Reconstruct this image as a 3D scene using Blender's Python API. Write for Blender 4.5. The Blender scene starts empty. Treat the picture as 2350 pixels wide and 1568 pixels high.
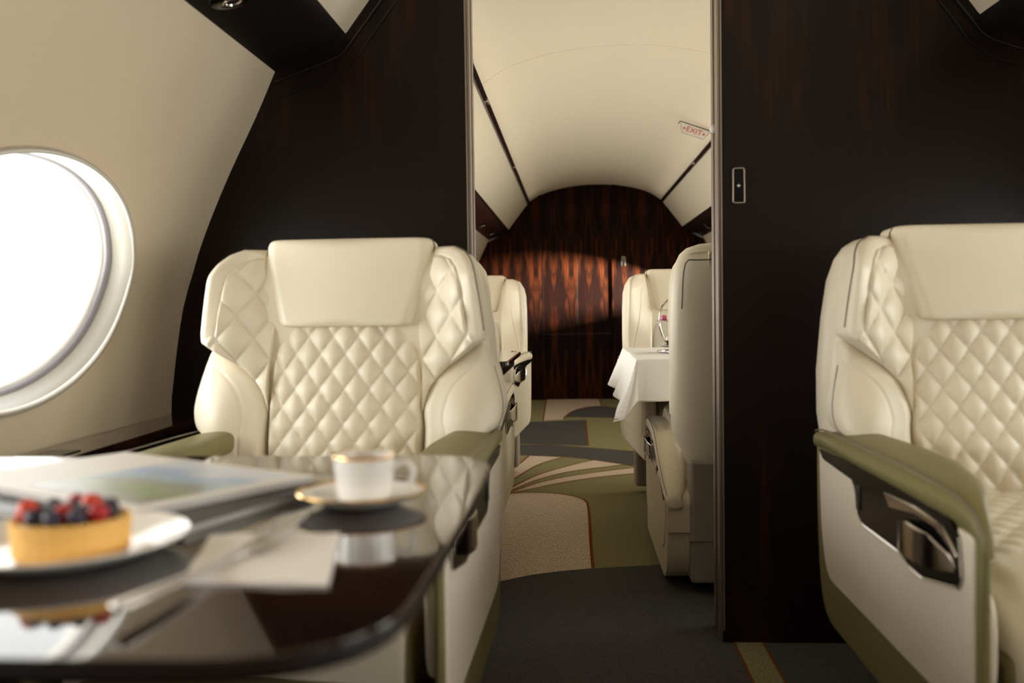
import bpy, bmesh, math, random
import numpy as np
from mathutils import Vector, Matrix
random.seed(7); rng = np.random.default_rng(7)
SC = bpy.context.scene
COL = SC.collection
PI = math.pi

# ------------------------------------------------------------------ helpers
def link(o, parent=None):
    COL.objects.link(o)
    if parent is not None: o.parent = parent
    return o

def tag(o, label=None, cat=None, group=None, kind=None):
    if label: o['label'] = label
    if cat: o['category'] = cat
    if group: o['group'] = group
    if kind: o['kind'] = kind
    return o

def thing(name, label, cat, loc=(0, 0, 0), rz=0.0, group=None):
    o = bpy.data.objects.new(name, None); o.empty_display_size = .05
    o.location = loc; o.rotation_euler = (0, 0, rz)
    link(o); return tag(o, label, cat, group)

def sharp(me, ang=35):
    me.polygons.foreach_set('use_smooth', [True] * len(me.polygons))
    try: me.set_sharp_from_angle(angle=math.radians(ang))
    except Exception: pass

def mesh_obj(name, verts, faces, mat, parent=None, ang=35, recalc=True, mats=None, fmat=None):
    me = bpy.data.meshes.new(name)
    me.from_pydata([tuple(map(float, v)) for v in verts], [], [tuple(int(i) for i in f) for f in faces])
    if recalc:
        bm = bmesh.new(); bm.from_mesh(me)
        bmesh.ops.recalc_face_normals(bm, faces=bm.faces); bm.to_mesh(me); bm.free()
    for m in (mats or [mat]): me.materials.append(m)
    if fmat is not None: me.polygons.foreach_set('material_index', [int(i) for i in fmat])
    sharp(me, ang)
    o = bpy.data.objects.new(name, me)
    return link(o, parent)

def bm_obj(name, bm, mat, parent=None, ang=35):
    me = bpy.data.meshes.new(name)
    bmesh.ops.recalc_face_normals(bm, faces=bm.faces)
    bm.to_mesh(me); bm.free(); me.materials.append(mat); sharp(me, ang)
    return link(bpy.data.objects.new(name, me), parent)

def bevel(o, w, seg=3, ang=40):
    m = o.modifiers.new('bevel', 'BEVEL'); m.width = w; m.segments = seg
    m.limit_method = 'ANGLE'; m.angle_limit = math.radians(ang); m.harden_normals = False
    return o

def box_bm(bm, lo, hi):
    x0, y0, z0 = lo; x1, y1, z1 = hi
    v = [bm.verts.new(p) for p in ((x0,y0,z0),(x1,y0,z0),(x1,y1,z0),(x0,y1,z0),(x0,y0,z1),(x1,y0,z1),(x1,y1,z1),(x0,y1,z1))]
    for f in ((0,1,2,3),(4,5,6,7),(0,1,5,4),(1,2,6,5),(2,3,7,6),(3,0,4,7)): bm.faces.new([v[i] for i in f])

def box(name, lo, hi, mat, parent=None, bev=0.0):
    bm = bmesh.new(); box_bm(bm, lo, hi)
    o = bm_obj(name, bm, mat, parent)
    if bev: bevel(o, bev)
    return o

def cr_curve(pts, n, smooth=True):
    """arc-length resample of a polyline (optionally Catmull-Rom smoothed)"""
    P = np.asarray(pts, float)
    if smooth and len(P) > 2:
        E = np.vstack([2 * P[0] - P[1], P, 2 * P[-1] - P[-2]]); out = []
        for i in range(1, len(E) - 2):
            t = np.linspace(0, 1, 12, endpoint=False)[:, None]
            a, b, c, d = E[i - 1], E[i], E[i + 1], E[i + 2]
            out.append(.5 * (2 * b + (c - a) * t + (2 * a - 5 * b + 4 * c - d) * t ** 2 + (3 * b - a - 3 * c + d) * t ** 3))
        P = np.vstack(out + [P[-1:]])
    s = np.r_[0, np.cumsum(np.linalg.norm(np.diff(P, axis=0), axis=1))]
    q = np.linspace(0, s[-1], n)
    return np.stack([np.interp(q, s, P[:, k]) for k in range(P.shape[1])], 1)

def sstep(a, b, x):
    t = np.clip((x - a) / (b - a), 0, 1); return t * t * (3 - 2 * t)

def sheet(name, A, B, depth, mat, parent, nu=40, nv=60, R=.015, roll=None, skirt=.05, quilt=None, plane='front', edges='lrbt', smooth=True, post=None, mirror=False):
    """upholstered panel: grid between boundary polylines A (left) and B (right); depth(s,t) gives the surface,
    edges roll back with radius R, a skirt runs back by `skirt`. quilt=(width,height,amp,mask(dl,dr,db,dt,s,t))."""
    A = cr_curve(A, nv, smooth); B = cr_curve(B, nv, smooth)
    u = np.linspace(0, 1, nu); u = .55 * u + .45 * (.5 - .5 * np.cos(PI * u))
    # denser rows at both ends
    v = np.linspace(0, 1, nv); v2 = .6 * v + .4 * (.5 - .5 * np.cos(PI * v))
    A = np.stack([np.interp(v2, v, A[:, k]) for k in (0, 1)], 1); B = np.stack([np.interp(v2, v, B[:, k]) for k in (0, 1)], 1)
    G = A[:, None, :] * (1 - u)[None, :, None] + B[:, None, :] * u[None, :, None]
    s, t = G[..., 0], G[..., 1]
    w = np.linalg.norm(B - A, axis=1)[:, None]
    dl, dr = u[None, :] * w, (1 - u)[None, :] * w
    seg = np.linalg.norm(np.diff(G, axis=0), axis=2); c = np.vstack([np.zeros((1, nu)), np.cumsum(seg, 0)])
    db, dt = c, c[-1:] - c
    big = np.full_like(s, 9.)
    ds = [dd if e in edges else big for dd, e in ((dl + 0 * s, 'l'), (dr + 0 * s, 'r'), (db, 'b'), (dt, 't'))]
    y = depth(s, t)
    q = 0
    if quilt:
        a, b, amp, mask = quilt
        p1 = s / a + t / b; p2 = s / a - t / b
        h = np.minimum(np.abs(np.sin(PI * p1)), np.abs(np.sin(PI * p2)))
        h = np.sqrt(np.abs(np.sin(PI * p1) * np.sin(PI * p2))) * .75 + .25 * np.sqrt(h)
        mk = mask(*ds, s, t) if mask else 1.0
        q = amp * h * mk
    rb = roll if roll is not None else R
    off = np.zeros_like(s)
    for dd in ds:
        k = np.clip(dd / R, 0, 1); off = off + rb * (1 - np.sqrt(np.clip(1 - (1 - k) ** 2, 0, 1)))
    y = y + np.minimum(off, rb * 1.6) - q
    if post is not None: s, t, y = post(s, t, y, dl, dr, db, dt)
    if mirror: s = -s
    P = np.stack([s, y, t], -1) if plane == 'front' else np.stack([s, t, -y], -1)
    nv_, nu_ = s.shape
    V = P.reshape(-1, 3)
    idx = np.arange(nv_ * nu_).reshape(nv_, nu_)
    F = [(idx[i, j], idx[i, j + 1], idx[i + 1, j + 1], idx[i + 1, j]) for i in range(nv_ - 1) for j in range(nu_ - 1)]
    loop = np.r_[idx[0, :], idx[1:, -1], idx[-1, -2::-1], idx[-2:0:-1, 0]]
    dirn = np.array([0, 1, 0]) if plane == 'front' else np.array([0, 0, -1])
    sk = V[loop] + dirn * skirt
    cen = V.mean(0); sk = sk + (cen - sk) * np.array([1, 0, 1] if plane == 'front' else [1, 1, 0]) * .015
    n0 = len(V); V = np.vstack([V, sk]); m = len(loop)
    F += [(loop[i], loop[(i + 1) % m], n0 + (i + 1) % m, n0 + i) for i in range(m)]
    return mesh_obj(name, V, F, mat, parent, ang=60)

def slab(name, pts, mat, parent, x0, x1, bev=.004, axis='x', seg=3, mirror=1):
    """extrude a polygon. axis x: pts are (y,z) extruded x0..x1; axis y: pts (x,z); axis z: pts (x,y)"""
    n = len(pts); V = []
    for d in (x0, x1):
        for a, b in pts:
            V.append((d * mirror, a, b) if axis == 'x' else (a, d, b) if axis == 'y' else (a, b, d))
    F = [tuple(range(n)), tuple(range(2 * n - 1, n - 1, -1))] + [(i, (i + 1) % n, n + (i + 1) % n, n + i) for i in range(n)]
    o = mesh_obj(name, V, F, mat, parent)
    if bev: bevel(o, bev, seg)
    return o

def roundpoly(pts, r, n=6):
    """round the corners of a polygon; r scalar or list"""
    out = []; N = len(pts); P = [np.array(p, float) for p in pts]
    for i in range(N):
        a, b, c = P[i - 1], P[i], P[(i + 1) % N]
        rr = r[i] if isinstance(r, (list, tuple)) else r
        la, lc = np.linalg.norm(a - b), np.linalg.norm(c - b)
        k = min(rr, la * .49, lc * .49)
        if k < 1e-5: out.append(tuple(b)); continue
        p, q = b + (a - b) / la * k, b + (c - b) / lc * k
        for j in range(n + 1):
            t = j / n; out.append(tuple((1 - t) ** 2 * p + 2 * t * (1 - t) * b + t * t * q))
    return out

def tube(name, pts, r, mat, parent=None, n=10, closed=False, smooth=True, res=None, radii=None):
    P = np.asarray(pts, float)
    if smooth: P = cr_curve(np.vstack([P, P[:1]]) if closed else P, res or max(24, 6 * len(P)))
    elif closed: P = np.vstack([P, P[:1]])
    if closed: P = P[:-1]
    N = len(P); V = []; F = []
    T = np.roll(P, -1, 0) - np.roll(P, 1, 0) if closed else np.gradient(P, axis=0)
    T = T / (np.linalg.norm(T, axis=1)[:, None] + 1e-12)
    up = np.array([0, 0, 1.]) if abs(T[0][2]) < .9 else np.array([1., 0, 0])
    nrm = np.cross(T[0], up); nrm /= np.linalg.norm(nrm)
    for i in range(N):
        nrm = nrm - T[i] * nrm.dot(T[i]); nrm /= np.linalg.norm(nrm); bn = np.cross(T[i], nrm)
        rr = r if radii is None else np.interp(i / (N - 1), np.linspace(0, 1, len(radii)), radii)
        for k in range(n):
            a = 2 * PI * k / n; V.append(P[i] + rr * (math.cos(a) * nrm + math.sin(a) * bn))
    for i in range(N if closed else N - 1):
        for k in range(n):
            j = (i + 1) % N; F.append((i * n + k, i * n + (k + 1) % n, j * n + (k + 1) % n, j * n + k))
    if not closed: F += [tuple(range(n)), tuple(range((N - 1) * n, N * n))]
    return mesh_obj(name, V, F, mat, parent, ang=50)

def lathe(name, prof, mat, parent=None, loc=(0, 0, 0), n=48, ang=40):
    """revolve (r,z) profile about z at loc"""
    V = []; F = []; m = len(prof)
    for k in range(n):
        a = 2 * PI * k / n
        for r, z in prof: V.append((loc[0] + r * math.cos(a), loc[1] + r * math.sin(a), loc[2] + z))
    for k in range(n):
        for i in range(m - 1):
            j = (k + 1) % n; F.append((k * m + i, j * m + i, j * m + i + 1, k * m + i + 1))
    me = mesh_obj(name, V, F, mat, parent, ang=ang)
    bm = bmesh.new(); bm.from_mesh(me.data); bmesh.ops.remove_doubles(bm, verts=bm.verts, dist=1e-6)
    bmesh.ops.recalc_face_normals(bm, faces=bm.faces); bm.to_mesh(me.data); bm.free(); sharp(me.data, ang)
    return me

def loft(name, rings, mat, parent=None, cap=True, ang=50):
    n = len(rings[0]); V = [p for r in rings for p in r]; F = []
    for i in range(len(rings) - 1):
        for k in range(n): F.append((i * n + k, i * n + (k + 1) % n, (i + 1) * n + (k + 1) % n, (i + 1) * n + k))
    if cap: F += [tuple(range(n)), tuple(range((len(rings) - 1) * n, len(rings) * n))]
    return mesh_obj(name, V, F, mat, parent, ang=ang)

def superell(n, a, b, e):
    t = np.linspace(0, 2 * PI, n, endpoint=False); c, s = np.cos(t), np.sin(t)
    return np.stack([a * np.sign(c) * np.abs(c) ** (2 / e), b * np.sign(s) * np.abs(s) ** (2 / e)], 1)

def ball(name, r, mat, parent, loc, sub=2, squash=1.0):
    bm = bmesh.new(); bmesh.ops.create_icosphere(bm, subdivisions=sub, radius=r)
    for v in bm.verts: v.co.z *= squash; v.co += Vector(loc)
    return bm_obj(name, bm, mat, parent, ang=80)

def copy_tree(o, parent=None):
    c = o.copy(); COL.objects.link(c)
    if parent is not None: c.parent = parent
    for ch in list(o.children): copy_tree(ch, c)
    return c

# ------------------------------------------------------------------ materials
def new_mat(name):
    m = bpy.data.materials.new(name); m.use_nodes = True
    nt = m.node_tree; b = nt.nodes['Principled BSDF']; return m, nt, b

def simple(name, col, rough=.5, metal=0., spec=.5, coat=0., bump=None, var=None, sheen=0.):
    m, nt, b = new_mat(name)
    b.inputs['Base Color'].default_value = (*col, 1); b.inputs['Roughness'].default_value = rough
    b.inputs['Metallic'].default_value = metal; b.inputs['Specular IOR Level'].default_value = spec
    b.inputs['Coat Weight'].default_value = coat; b.inputs['Coat Roughness'].default_value = .05
    if sheen: b.inputs['Sheen Weight'].default_value = sheen
    tc = nt.nodes.new('ShaderNodeTexCoord')
    if bump:
        sc, st = bump
        n = nt.nodes.new('ShaderNodeTexNoise'); n.inputs['Scale'].default_value = sc; n.inputs['Detail'].default_value = 3
        bp = nt.nodes.new('ShaderNodeBump'); bp.inputs['Strength'].default_value = st; bp.inputs['Distance'].default_value = .002
        nt.links.new(tc.outputs['Object'], n.inputs['Vector']); nt.links.new(n.outputs['Fac'], bp.inputs['Height'])
        nt.links.new(bp.outputs['Normal'], b.inputs['Normal'])
    if var:
        sc, amt = var
        n = nt.nodes.new('ShaderNodeTexNoise'); n.inputs['Scale'].default_value = sc; n.inputs['Detail'].default_value = 4
        r = nt.nodes.new('ShaderNodeMapRange'); r.inputs['To Min'].default_value = 1 - amt; r.inputs['To Max'].default_value = 1 + amt
        h = nt.nodes.new('ShaderNodeMix'); h.data_type = 'RGBA'; h.blend_type = 'MULTIPLY'; h.inputs['Factor'].default_value = 1
        h.inputs[6].default_value = (*col, 1)
        nt.links.new(tc.outputs['Object'], n.inputs['Vector']); nt.links.new(n.outputs['Fac'], r.inputs['Value'])
        nt.links.new(r.outputs['Result'], h.inputs[7]); nt.links.new(h.outputs[2], b.inputs['Base Color'])
    return m

def wood(name, dark, light, rough, period, sx, sz, lo, hi, coat=0., axis='x'):
    """book-matched dark rosewood veneer: flame figure mirrored every `period`"""
    m, nt, b = new_mat(name); L = nt.links
    b.inputs['Roughness'].default_value = rough; b.inputs['Coat Weight'].default_value = coat; b.inputs['Coat Roughness'].default_value = .04
    b.inputs['Specular IOR Level'].default_value = .35 if coat else .2
    tc = nt.nodes.new('ShaderNodeTexCoord'); sp = nt.nodes.new('ShaderNodeSeparateXYZ'); L.new(tc.outputs['Object'], sp.inputs[0])
    pp = nt.nodes.new('ShaderNodeMath'); pp.operation = 'PINGPONG'; pp.inputs[1].default_value = period
    L.new(sp.outputs['X' if axis == 'x' else 'Y'], pp.inputs[0])
    def vec(kx, kz):
        a = nt.nodes.new('ShaderNodeMath'); a.operation = 'MULTIPLY'; a.inputs[1].default_value = kx; L.new(pp.outputs[0], a.inputs[0])
        c = nt.nodes.new('ShaderNodeMath'); c.operation = 'MULTIPLY'; c.inputs[1].default_value = kz; L.new(sp.outputs['Z' if axis == 'x' else 'X'], c.inputs[0])
        o = nt.nodes.new('ShaderNodeCombineXYZ'); L.new(a.outputs[0], o.inputs[0]); L.new(c.outputs[0], o.inputs[2]); return o
    n1 = nt.nodes.new('ShaderNodeTexNoise'); n1.inputs['Scale'].default_value = 1; n1.inputs['Detail'].default_value = 5
    n1.inputs['Distortion'].default_value = 1.1; L.new(vec(sx, sz).outputs[0], n1.inputs['Vector'])
    n2 = nt.nodes.new('ShaderNodeTexNoise'); n2.inputs['Scale'].default_value = 1; n2.inputs['Detail'].default_value = 3
    L.new(vec(sx * 16, sz * 1.5).outputs[0], n2.inputs['Vector'])
    r1 = nt.nodes.new('ShaderNodeMapRange'); r1.inputs['From Min'].default_value = lo; r1.inputs['From Max'].default_value = hi; L.new(n1.outputs['Fac'], r1.inputs['Value'])
    r2 = nt.nodes.new('ShaderNodeMapRange'); r2.inputs['From Min'].default_value = .35; r2.inputs['From Max'].default_value = .6; L.new(n2.outputs['Fac'], r2.inputs['Value'])
    mu = nt.nodes.new('ShaderNodeMath'); mu.operation = 'MULTIPLY'; L.new(r1.outputs[0], mu.inputs[0]); L.new(r2.outputs[0], mu.inputs[1])
    mx = nt.nodes.new('ShaderNodeMix'); mx.data_type = 'RGBA'; mx.inputs[6].default_value = (*dark, 1); mx.inputs[7].default_value = (*light, 1)
    L.new(mu.outputs[0], mx.inputs['Factor']); L.new(mx.outputs[2], b.inputs['Base Color'])
    return m

def carpet(name, col, col2, sx=260, sy=60):
    m, nt, b = new_mat(name); L = nt.links; b.inputs['Roughness'].default_value = .95; b.inputs['Specular IOR Level'].default_value = .05
    tc = nt.nodes.new('ShaderNodeTexCoord'); mp = nt.nodes.new('ShaderNodeMapping'); mp.inputs['Scale'].default_value = (sx, sy, 1)
    L.new(tc.outputs['Object'], mp.inputs['Vector'])
    n = nt.nodes.new('ShaderNodeTexNoise'); n.inputs['Scale'].default_value = 1; n.inputs['Detail'].default_value = 3; L.new(mp.outputs[0], n.inputs['Vector'])
    r = nt.nodes.new('ShaderNodeMapRange'); r.inputs['From Min'].default_value = .42; r.inputs['From Max'].default_value = .62; L.new(n.outputs['Fac'], r.inputs['Value'])
    mx = nt.nodes.new('ShaderNodeMix'); mx.data_type = 'RGBA'; mx.inputs[6].default_value = (*col, 1); mx.inputs[7].default_value = (*col2, 1)
    L.new(r.outputs[0], mx.inputs['Factor']); L.new(mx.outputs[2], b.inputs['Base Color'])
    bp = nt.nodes.new('ShaderNodeBump'); bp.inputs['Strength'].default_value = .4; bp.inputs['Distance'].default_value = .004
    L.new(n.outputs['Fac'], bp.inputs['Height']); L.new(bp.outputs['Normal'], b.inputs['Normal'])
    return m

M = {}
M['leather'] = simple('cream_leather', (.76, .69, .555), .42, bump=(420, .10))
M['leather_rear'] = simple('ivory_leather', (.72, .645, .50), .44, bump=(420, .08))
M['fabric'] = simple('oat_fabric', (.60, .55, .46), .85, bump=(900, .25), var=(300, .08))
M['olive'] = simple('olive_leather', (.185, .163, .062), .48, bump=(420, .12))
M['piping'] = simple('taupe_piping', (.20, .17, .14), .6)
M['panel'] = simple('cream_panel_leather', (.74, .675, .56), .5, bump=(420, .08))
M['wall'] = simple('cream_wall_lining', (.66, .56, .42), .75, bump=(700, .06))
M['ceiling'] = simple('cream_headliner', (.74, .655, .51), .8, bump=(700, .05))
M['wood'] = wood('dark_rosewood', (.008, .0045, .0035), (.042, .014, .007), .34, .31, 10, 1.9, .54, .80)
M['wood_rear'] = wood('figured_rosewood', (.0065, .0023, .0017), (.105, .024, .006), .32, .155, 26, 2.2, .46, .72)
M['wood_rear'].node_tree.nodes['Principled BSDF'].inputs['Specular IOR Level'].default_value = .08
M['lacquer'] = simple('black_brown_lacquer', (.012, .009, .008), .25, spec=.4)
M['table_wood'] = wood('table_rosewood', (.013, .006, .0045), (.05, .016, .007), .06, .4, 7, 2, .5, .75, coat=.6, axis='y')
M['bronze'] = simple('bronze_trim', (.30, .25, .22), .38, metal=.85)
M['chrome'] = simple('polished_chrome', (.72, .68, .64), .12, metal=1.)
M['silver'] = simple('silver_cutlery', (.92, .90, .88), .34, metal=1.)
M['black_gloss'] = simple('black_gloss', (.006, .006, .006), .15, spec=.15)
M['dark'] = simple('dark_plastic', (.02, .018, .016), .5)
M['base_grey'] = simple('seat_base_shroud', (.33, .29, .235), .55)
M['china'] = simple('white_china', (.86, .84, .80), .12, coat=.4)
M['gold'] = simple('gold_rim', (.85, .55, .22), .2, metal=1.)
M['coffee'] = simple('coffee_crema', (.28, .12, .045), .35)
M['crust'] = simple('baked_pastry', (.80, .47, .13), .7, bump=(160, .5), var=(40, .18))
M['custard'] = simple('pastry_cream', (.80, .62, .28), .4)
M['rasp'] = simple('raspberry_red', (.42, .012, .018), .3)
M['straw'] = simple('strawberry_red', (.62, .055, .025), .3)
M['blue'] = simple('blueberry', (.022, .022, .05), .35)
M['napkin'] = simple('napkin_linen', (.88, .85, .83), .85, bump=(900, .2))
M['cloth'] = simple('white_linen', (.88, .87, .84), .8, bump=(900, .12))
M['paper'] = simple('paper_white', (.82, .80, .76), .45)
M['mag_dark'] = simple('magazine_dark_cover', (.045, .045, .05), .3)
M['mag_edge'] = simple('paper_edge', (.55, .53, .50), .8)
M['pink'] = simple('pink_glaze', (.62, .16, .24), .25)
M['cream_sweet'] = simple('cream_sweet', (.85, .80, .68), .5)
M['choc'] = simple('chocolate', (.06, .035, .025), .3)
M['white_plastic'] = simple('white_plastic', (.80, .77, .72), .4)
M['red_ink'] = simple('red_ink', (.50, .05, .06), .5)
M['gasket'] = simple('grey_window_seal', (.16, .145, .15), .5)
M['bezel'] = simple('window_bezel', (.36, .34, .29), .3)
M['c_grey'] = carpet('carpet_grey', (.062, .060, .056), (.084, .081, .076))
M['c_beige'] = carpet('carpet_beige', (.66, .545, .44), (.38, .28, .20), 330, 55)
M['c_olive'] = carpet('carpet_olive', (.175, .158, .072), (.29, .27, .145), 300, 110)
M['c_rust'] = carpet('carpet_rust', (.20, .06, .010), (.14, .04, .008))

def glass_mat():
    m = bpy.data.materials.new('window_glass'); m.use_nodes = True; nt = m.node_tree; nt.nodes.clear()
    o = nt.nodes.new('ShaderNodeOutputMaterial'); t = nt.nodes.new('ShaderNodeBsdfTransparent'); g = nt.nodes.new('ShaderNodeBsdfGlossy')
    g.inputs['Roughness'].default_value = .02; t.inputs['Color'].default_value = (.97, .98, .98, 1)
    x = nt.nodes.new('ShaderNodeMixShader'); x.inputs[0].default_value = .06
    nt.links.new(t.outputs[0], x.inputs[1]); nt.links.new(g.outputs[0], x.inputs[2]); nt.links.new(x.outputs[0], o.inputs[0]); return m
M['glass'] = glass_mat()

def picture_mat():
    """full-page landscape photograph: pale sky, blue water, green hills (soft blurred blocks of colour)"""
    m, nt, b = new_mat('printed_landscape'); L = nt.links; b.inputs['Roughness'].default_value = .28
    tc = nt.nodes.new('ShaderNodeTexCoord'); sp = nt.nodes.new('ShaderNodeSeparateXYZ'); L.new(tc.outputs['Object'], sp.inputs[0])
    n = nt.nodes.new('ShaderNodeTexNoise'); n.inputs['Scale'].default_value = 14; n.inputs['Detail'].default_value = 4; L.new(tc.outputs['Object'], n.inputs['Vector'])
    a = nt.nodes.new('ShaderNodeMath'); a.operation = 'MULTIPLY_ADD'; a.inputs[1].default_value = .12; L.new(n.outputs['Fac'], a.inputs[0]); L.new(sp.outputs['X'], a.inputs[2])
    r = nt.nodes.new('ShaderNodeValToRGB'); e = r.color_ramp.elements
    e[0].position = 0.0; e[0].color = (.27, .27, .28, 1); e[1].position = 1.0; e[1].color = (.70, .76, .86, 1)
    for p, c in ((.18, (.24, .23, .23, 1)), (.30, (.28, .30, .22, 1)), (.38, (.26, .38, .18, 1)), (.46, (.36, .40, .28, 1)), (.54, (.33, .36, .37, 1)), (.64, (.44, .60, .68, 1)), (.76, (.42, .54, .78, 1)), (.88, (.74, .79, .86, 1))):
        k = e.new(p); k.color = c
    mr = nt.nodes.new('ShaderNodeMapRange'); mr.inputs['From Min'].default_value = .04; mr.inputs['From Max'].default_value = .27
    L.new(a.outputs[0], mr.inputs['Value']); L.new(mr.outputs[0], r.inputs['Fac']); L.new(r.outputs['Color'], b.inputs['Base Color']); return m
M['picture'] = picture_mat()

# ------------------------------------------------------------------ cabin shell
XC = .212                 # fuselage centre line
YF, YB0, YB1, YR = -2.3, 2.435, 2.57, 8.8
CEIL = [(-.57, 1.73), (-.468, 1.808), (-.325, 1.850), (-.15, 1.879), (0, 1.884), (.15, 1.879), (.325, 1.850), (.468, 1.808), (.57, 1.73)]
CEIL = cr_curve([(-.575, 1.738), (-.468, 1.805), (-.325, 1.850), (-.15, 1.879), (0, 1.885), (.15, 1.879), (.325, 1.850), (.468, 1.805), (.575, 1.738)], 40)
WALL = cr_curve([(1.14, -.02), (1.185, .2), (1.215, .4), (1.218, .576), (1.211, .647), (1.199, .735), (1.179, .844), (1.152, .928), (1.13, .995), (1.088, 1.095), (1.041, 1.195), (.985, 1.305), (.93, 1.425)], 34)
WIN = dict(z=.878, a=.412, b=.224)
LEFT_W = [1.68 - 1.07 * k for k in range(0, 4)]
RIGHT_W = [1.68 - 1.07 * k for k in range(0, 4)]
REAR_L = [3.02, 4.09, 5.16, 6.23, 7.30]  # rear windows out of view, places assumed from the rear cabin light
REAR_R = [3.02, 4.09, 5.16, 6.23, 7.79]  # also out of view; last one assumed from the rear-wall light patch

def wall_x(z): return float(np.interp(z, WALL[:, 1], WALL[:, 0]))
def wall_n(z):
    d = (wall_x(z + .03) - wall_x(z - .03)) / .06
    n = np.array([1., 0, -d]); return n / np.linalg.norm(n)      # outward for the right side

def extrude_profile(name, prof, y0, y1, mat, t=.02, cx=XC, parent=None, inward=1):
    """thin closed slab: profile (dx,z) and its offset copy, extruded along Y"""
    P = np.asarray(prof, float); T = np.gradient(P, axis=0); T /= np.linalg.norm(T, axis=1)[:, None]
    N = np.stack([T[:, 1], -T[:, 0]], 1) * t * inward; Q = P + N; n = len(P); V = []
    for y in (y0, y1):
        V += [(cx + p[0], y, p[1]) for p in P] + [(cx + p[0], y, p[1]) for p in Q]
    F = []
    for i in range(n - 1):
        F += [(i, i + 1, 2 * n + i + 1, 2 * n + i), (n + i, n + i + 1, 3 * n + i + 1, 3 * n + i)]
        F += [(i, i + 1, n + i + 1, n + i), (2 * n + i, 2 * n + i + 1, 3 * n + i + 1, 3 * n + i)]
    F += [(0, n, 3 * n, 2 * n), (n - 1, 2 * n - 1, 4 * n - 1, 3 * n - 1)]
    return mesh_obj(name, V, F, mat, parent, ang=30)

def cut_windows(o, s, ys):
    """boolean the oval openings out of a side wall, then bake the result"""
    cut = []
    n = wall_n(WIN['z'])
    for yc in ys:
        V = []; N = 72
        for d in (-.12, .12):
            for k in range(N):
                a = 2 * PI * k / N; y = yc + WIN['a'] * .99 * math.cos(a); dz = WIN['b'] * .987 * math.sin(a); z = WIN['z'] + dz
                V.append((XC + s * (wall_x(z) + n[0] * d), y, z + n[2] * d))
        F = [tuple(range(N)), tuple(range(2 * N - 1, N - 1, -1))] + [(i, (i + 1) % N, N + (i + 1) % N, N + i) for i in range(N)]
        c = mesh_obj('cutter', V, F, M['wall']); cut.append(c)
        m = o.modifiers.new('cut', 'BOOLEAN'); m.operation = 'DIFFERENCE'; m.solver = 'EXACT'; m.object = c
    bpy.context.view_layer.update()
    ev = o.evaluated_get(bpy.context.evaluated_depsgraph_get())
    me = bpy.data.meshes.new_from_object(ev); o.modifiers.clear(); o.data = me; sharp(me, 30)
    for c in cut: bpy.data.objects.remove(c, do_unlink=True)

def window(idx, s, yc):
    n = wall_n(WIN['z']); N = 96
    rings = [(1.012, 1.014, .0), (1.008, 1.010, -.005), (.996, .994, -.006), (.989, .985, .003), (.986, .980, .016), (.983, .974, .026), (.977, .963, .035), (.970, .954, .040), (.965, .948, .042)]
    seal = [(.965, .948, .042), (.962, .944, .040), (.957, .937, .044), (.955, .935, .052)]
    outer = [(.955, .935, .052), (.950, .925, .060), (.940, .908, .076), (.938, .904, .082)]
    def ringset(name, R, mat, par):
        V = []; F = []
        for a, b, d in R:
            for k in range(N):
                t = 2 * PI * k / N; y = yc + WIN['a'] * a * math.cos(t); z = WIN['z'] + WIN['b'] * b * math.sin(t)
                V.append((XC + s * (wall_x(z) + n[0] * d), y, z + n[2] * d))
        for i in range(len(R) - 1):
            for k in range(N): F.append((i * N + k, i * N + (k + 1) % N, (i + 1) * N + (k + 1) % N, (i + 1) * N + k))
        o = mesh_obj(name, V, F, mat, par, ang=40)
        so = o.modifiers.new('solid', 'SOLIDIFY'); so.thickness = .003; so.offset = -1 if s > 0 else -1
        return o
    w = ringset('window_%d' % idx, rings, M['bezel'], None); tag(w, kind='structure')
    rp = []
    for k in range(N):
        t = 2 * PI * k / N; z = WIN['z'] + WIN['b'] * .998 * math.sin(t)
        rp.append((XC + s * (wall_x(z) - .003), yc + WIN['a'] * 1.0 * math.cos(t), z))
    tube('window_rim', rp, .0055, M['white_plastic'], w, 10, closed=True, smooth=False)
    ringset('window_seal', seal, M['gasket'], w)
    ringset('window_outer_frame', outer, M['white_plastic'], w)
    for dd, nm in ((.050, 'window_pane'), (.079, 'window_pane')):
        V = []; kk = .956 if dd < .06 else .939; kb = .936 if dd < .06 else .906
        for k in range(N):
            t = 2 * PI * k / N; y = yc + WIN['a'] * kk * math.cos(t); z = WIN['z'] + WIN['b'] * kb * math.sin(t)
            V.append((XC + s * (wall_x(z) + n[0] * dd), y, z + n[2] * dd))
        mesh_obj(nm, V, [tuple(range(N))], M['glass'], w)
    if s > 0 and yc > 7:  # unseen panel added to cut off the lower part of the rear-wall light patch
        P = []
        for k in range(N):
            t = 2 * PI * k / N; y = yc + WIN['a'] * .93 * math.cos(t); z = min(WIN['z'] + WIN['b'] * .90 * math.sin(t), .900)
            P.append((y, z))
        V = [(XC + s * (wall_x(z) + n[0] * dd), y, z + n[2] * dd) for dd in (.058, .064) for y, z in P]
        mesh_obj('window_shade', V, [tuple(range(N)), tuple(range(2 * N - 1, N - 1, -1))] + [(i, (i + 1) % N, N + (i + 1) % N, N + i) for i in range(N)], M['wall'], w)
    # daylight portal just outside the opening
    L = bpy.data.lights.new('daylight_portal', 'AREA'); L.shape = 'RECTANGLE'; L.size = .44; L.size_y = .80
    L.cycles.is_portal = True
    o = bpy.data.objects.new('daylight_portal', L); z = WIN['z']
    o.location = (XC + s * (wall_x(z) + n[0] * .10), yc, z + n[2] * .10)
    d = Vector((-s * n[0], 0, -n[2])); o.rotation_euler = d.to_track_quat('-Z', 'Y').to_euler(); link(o)
    return w

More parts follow.
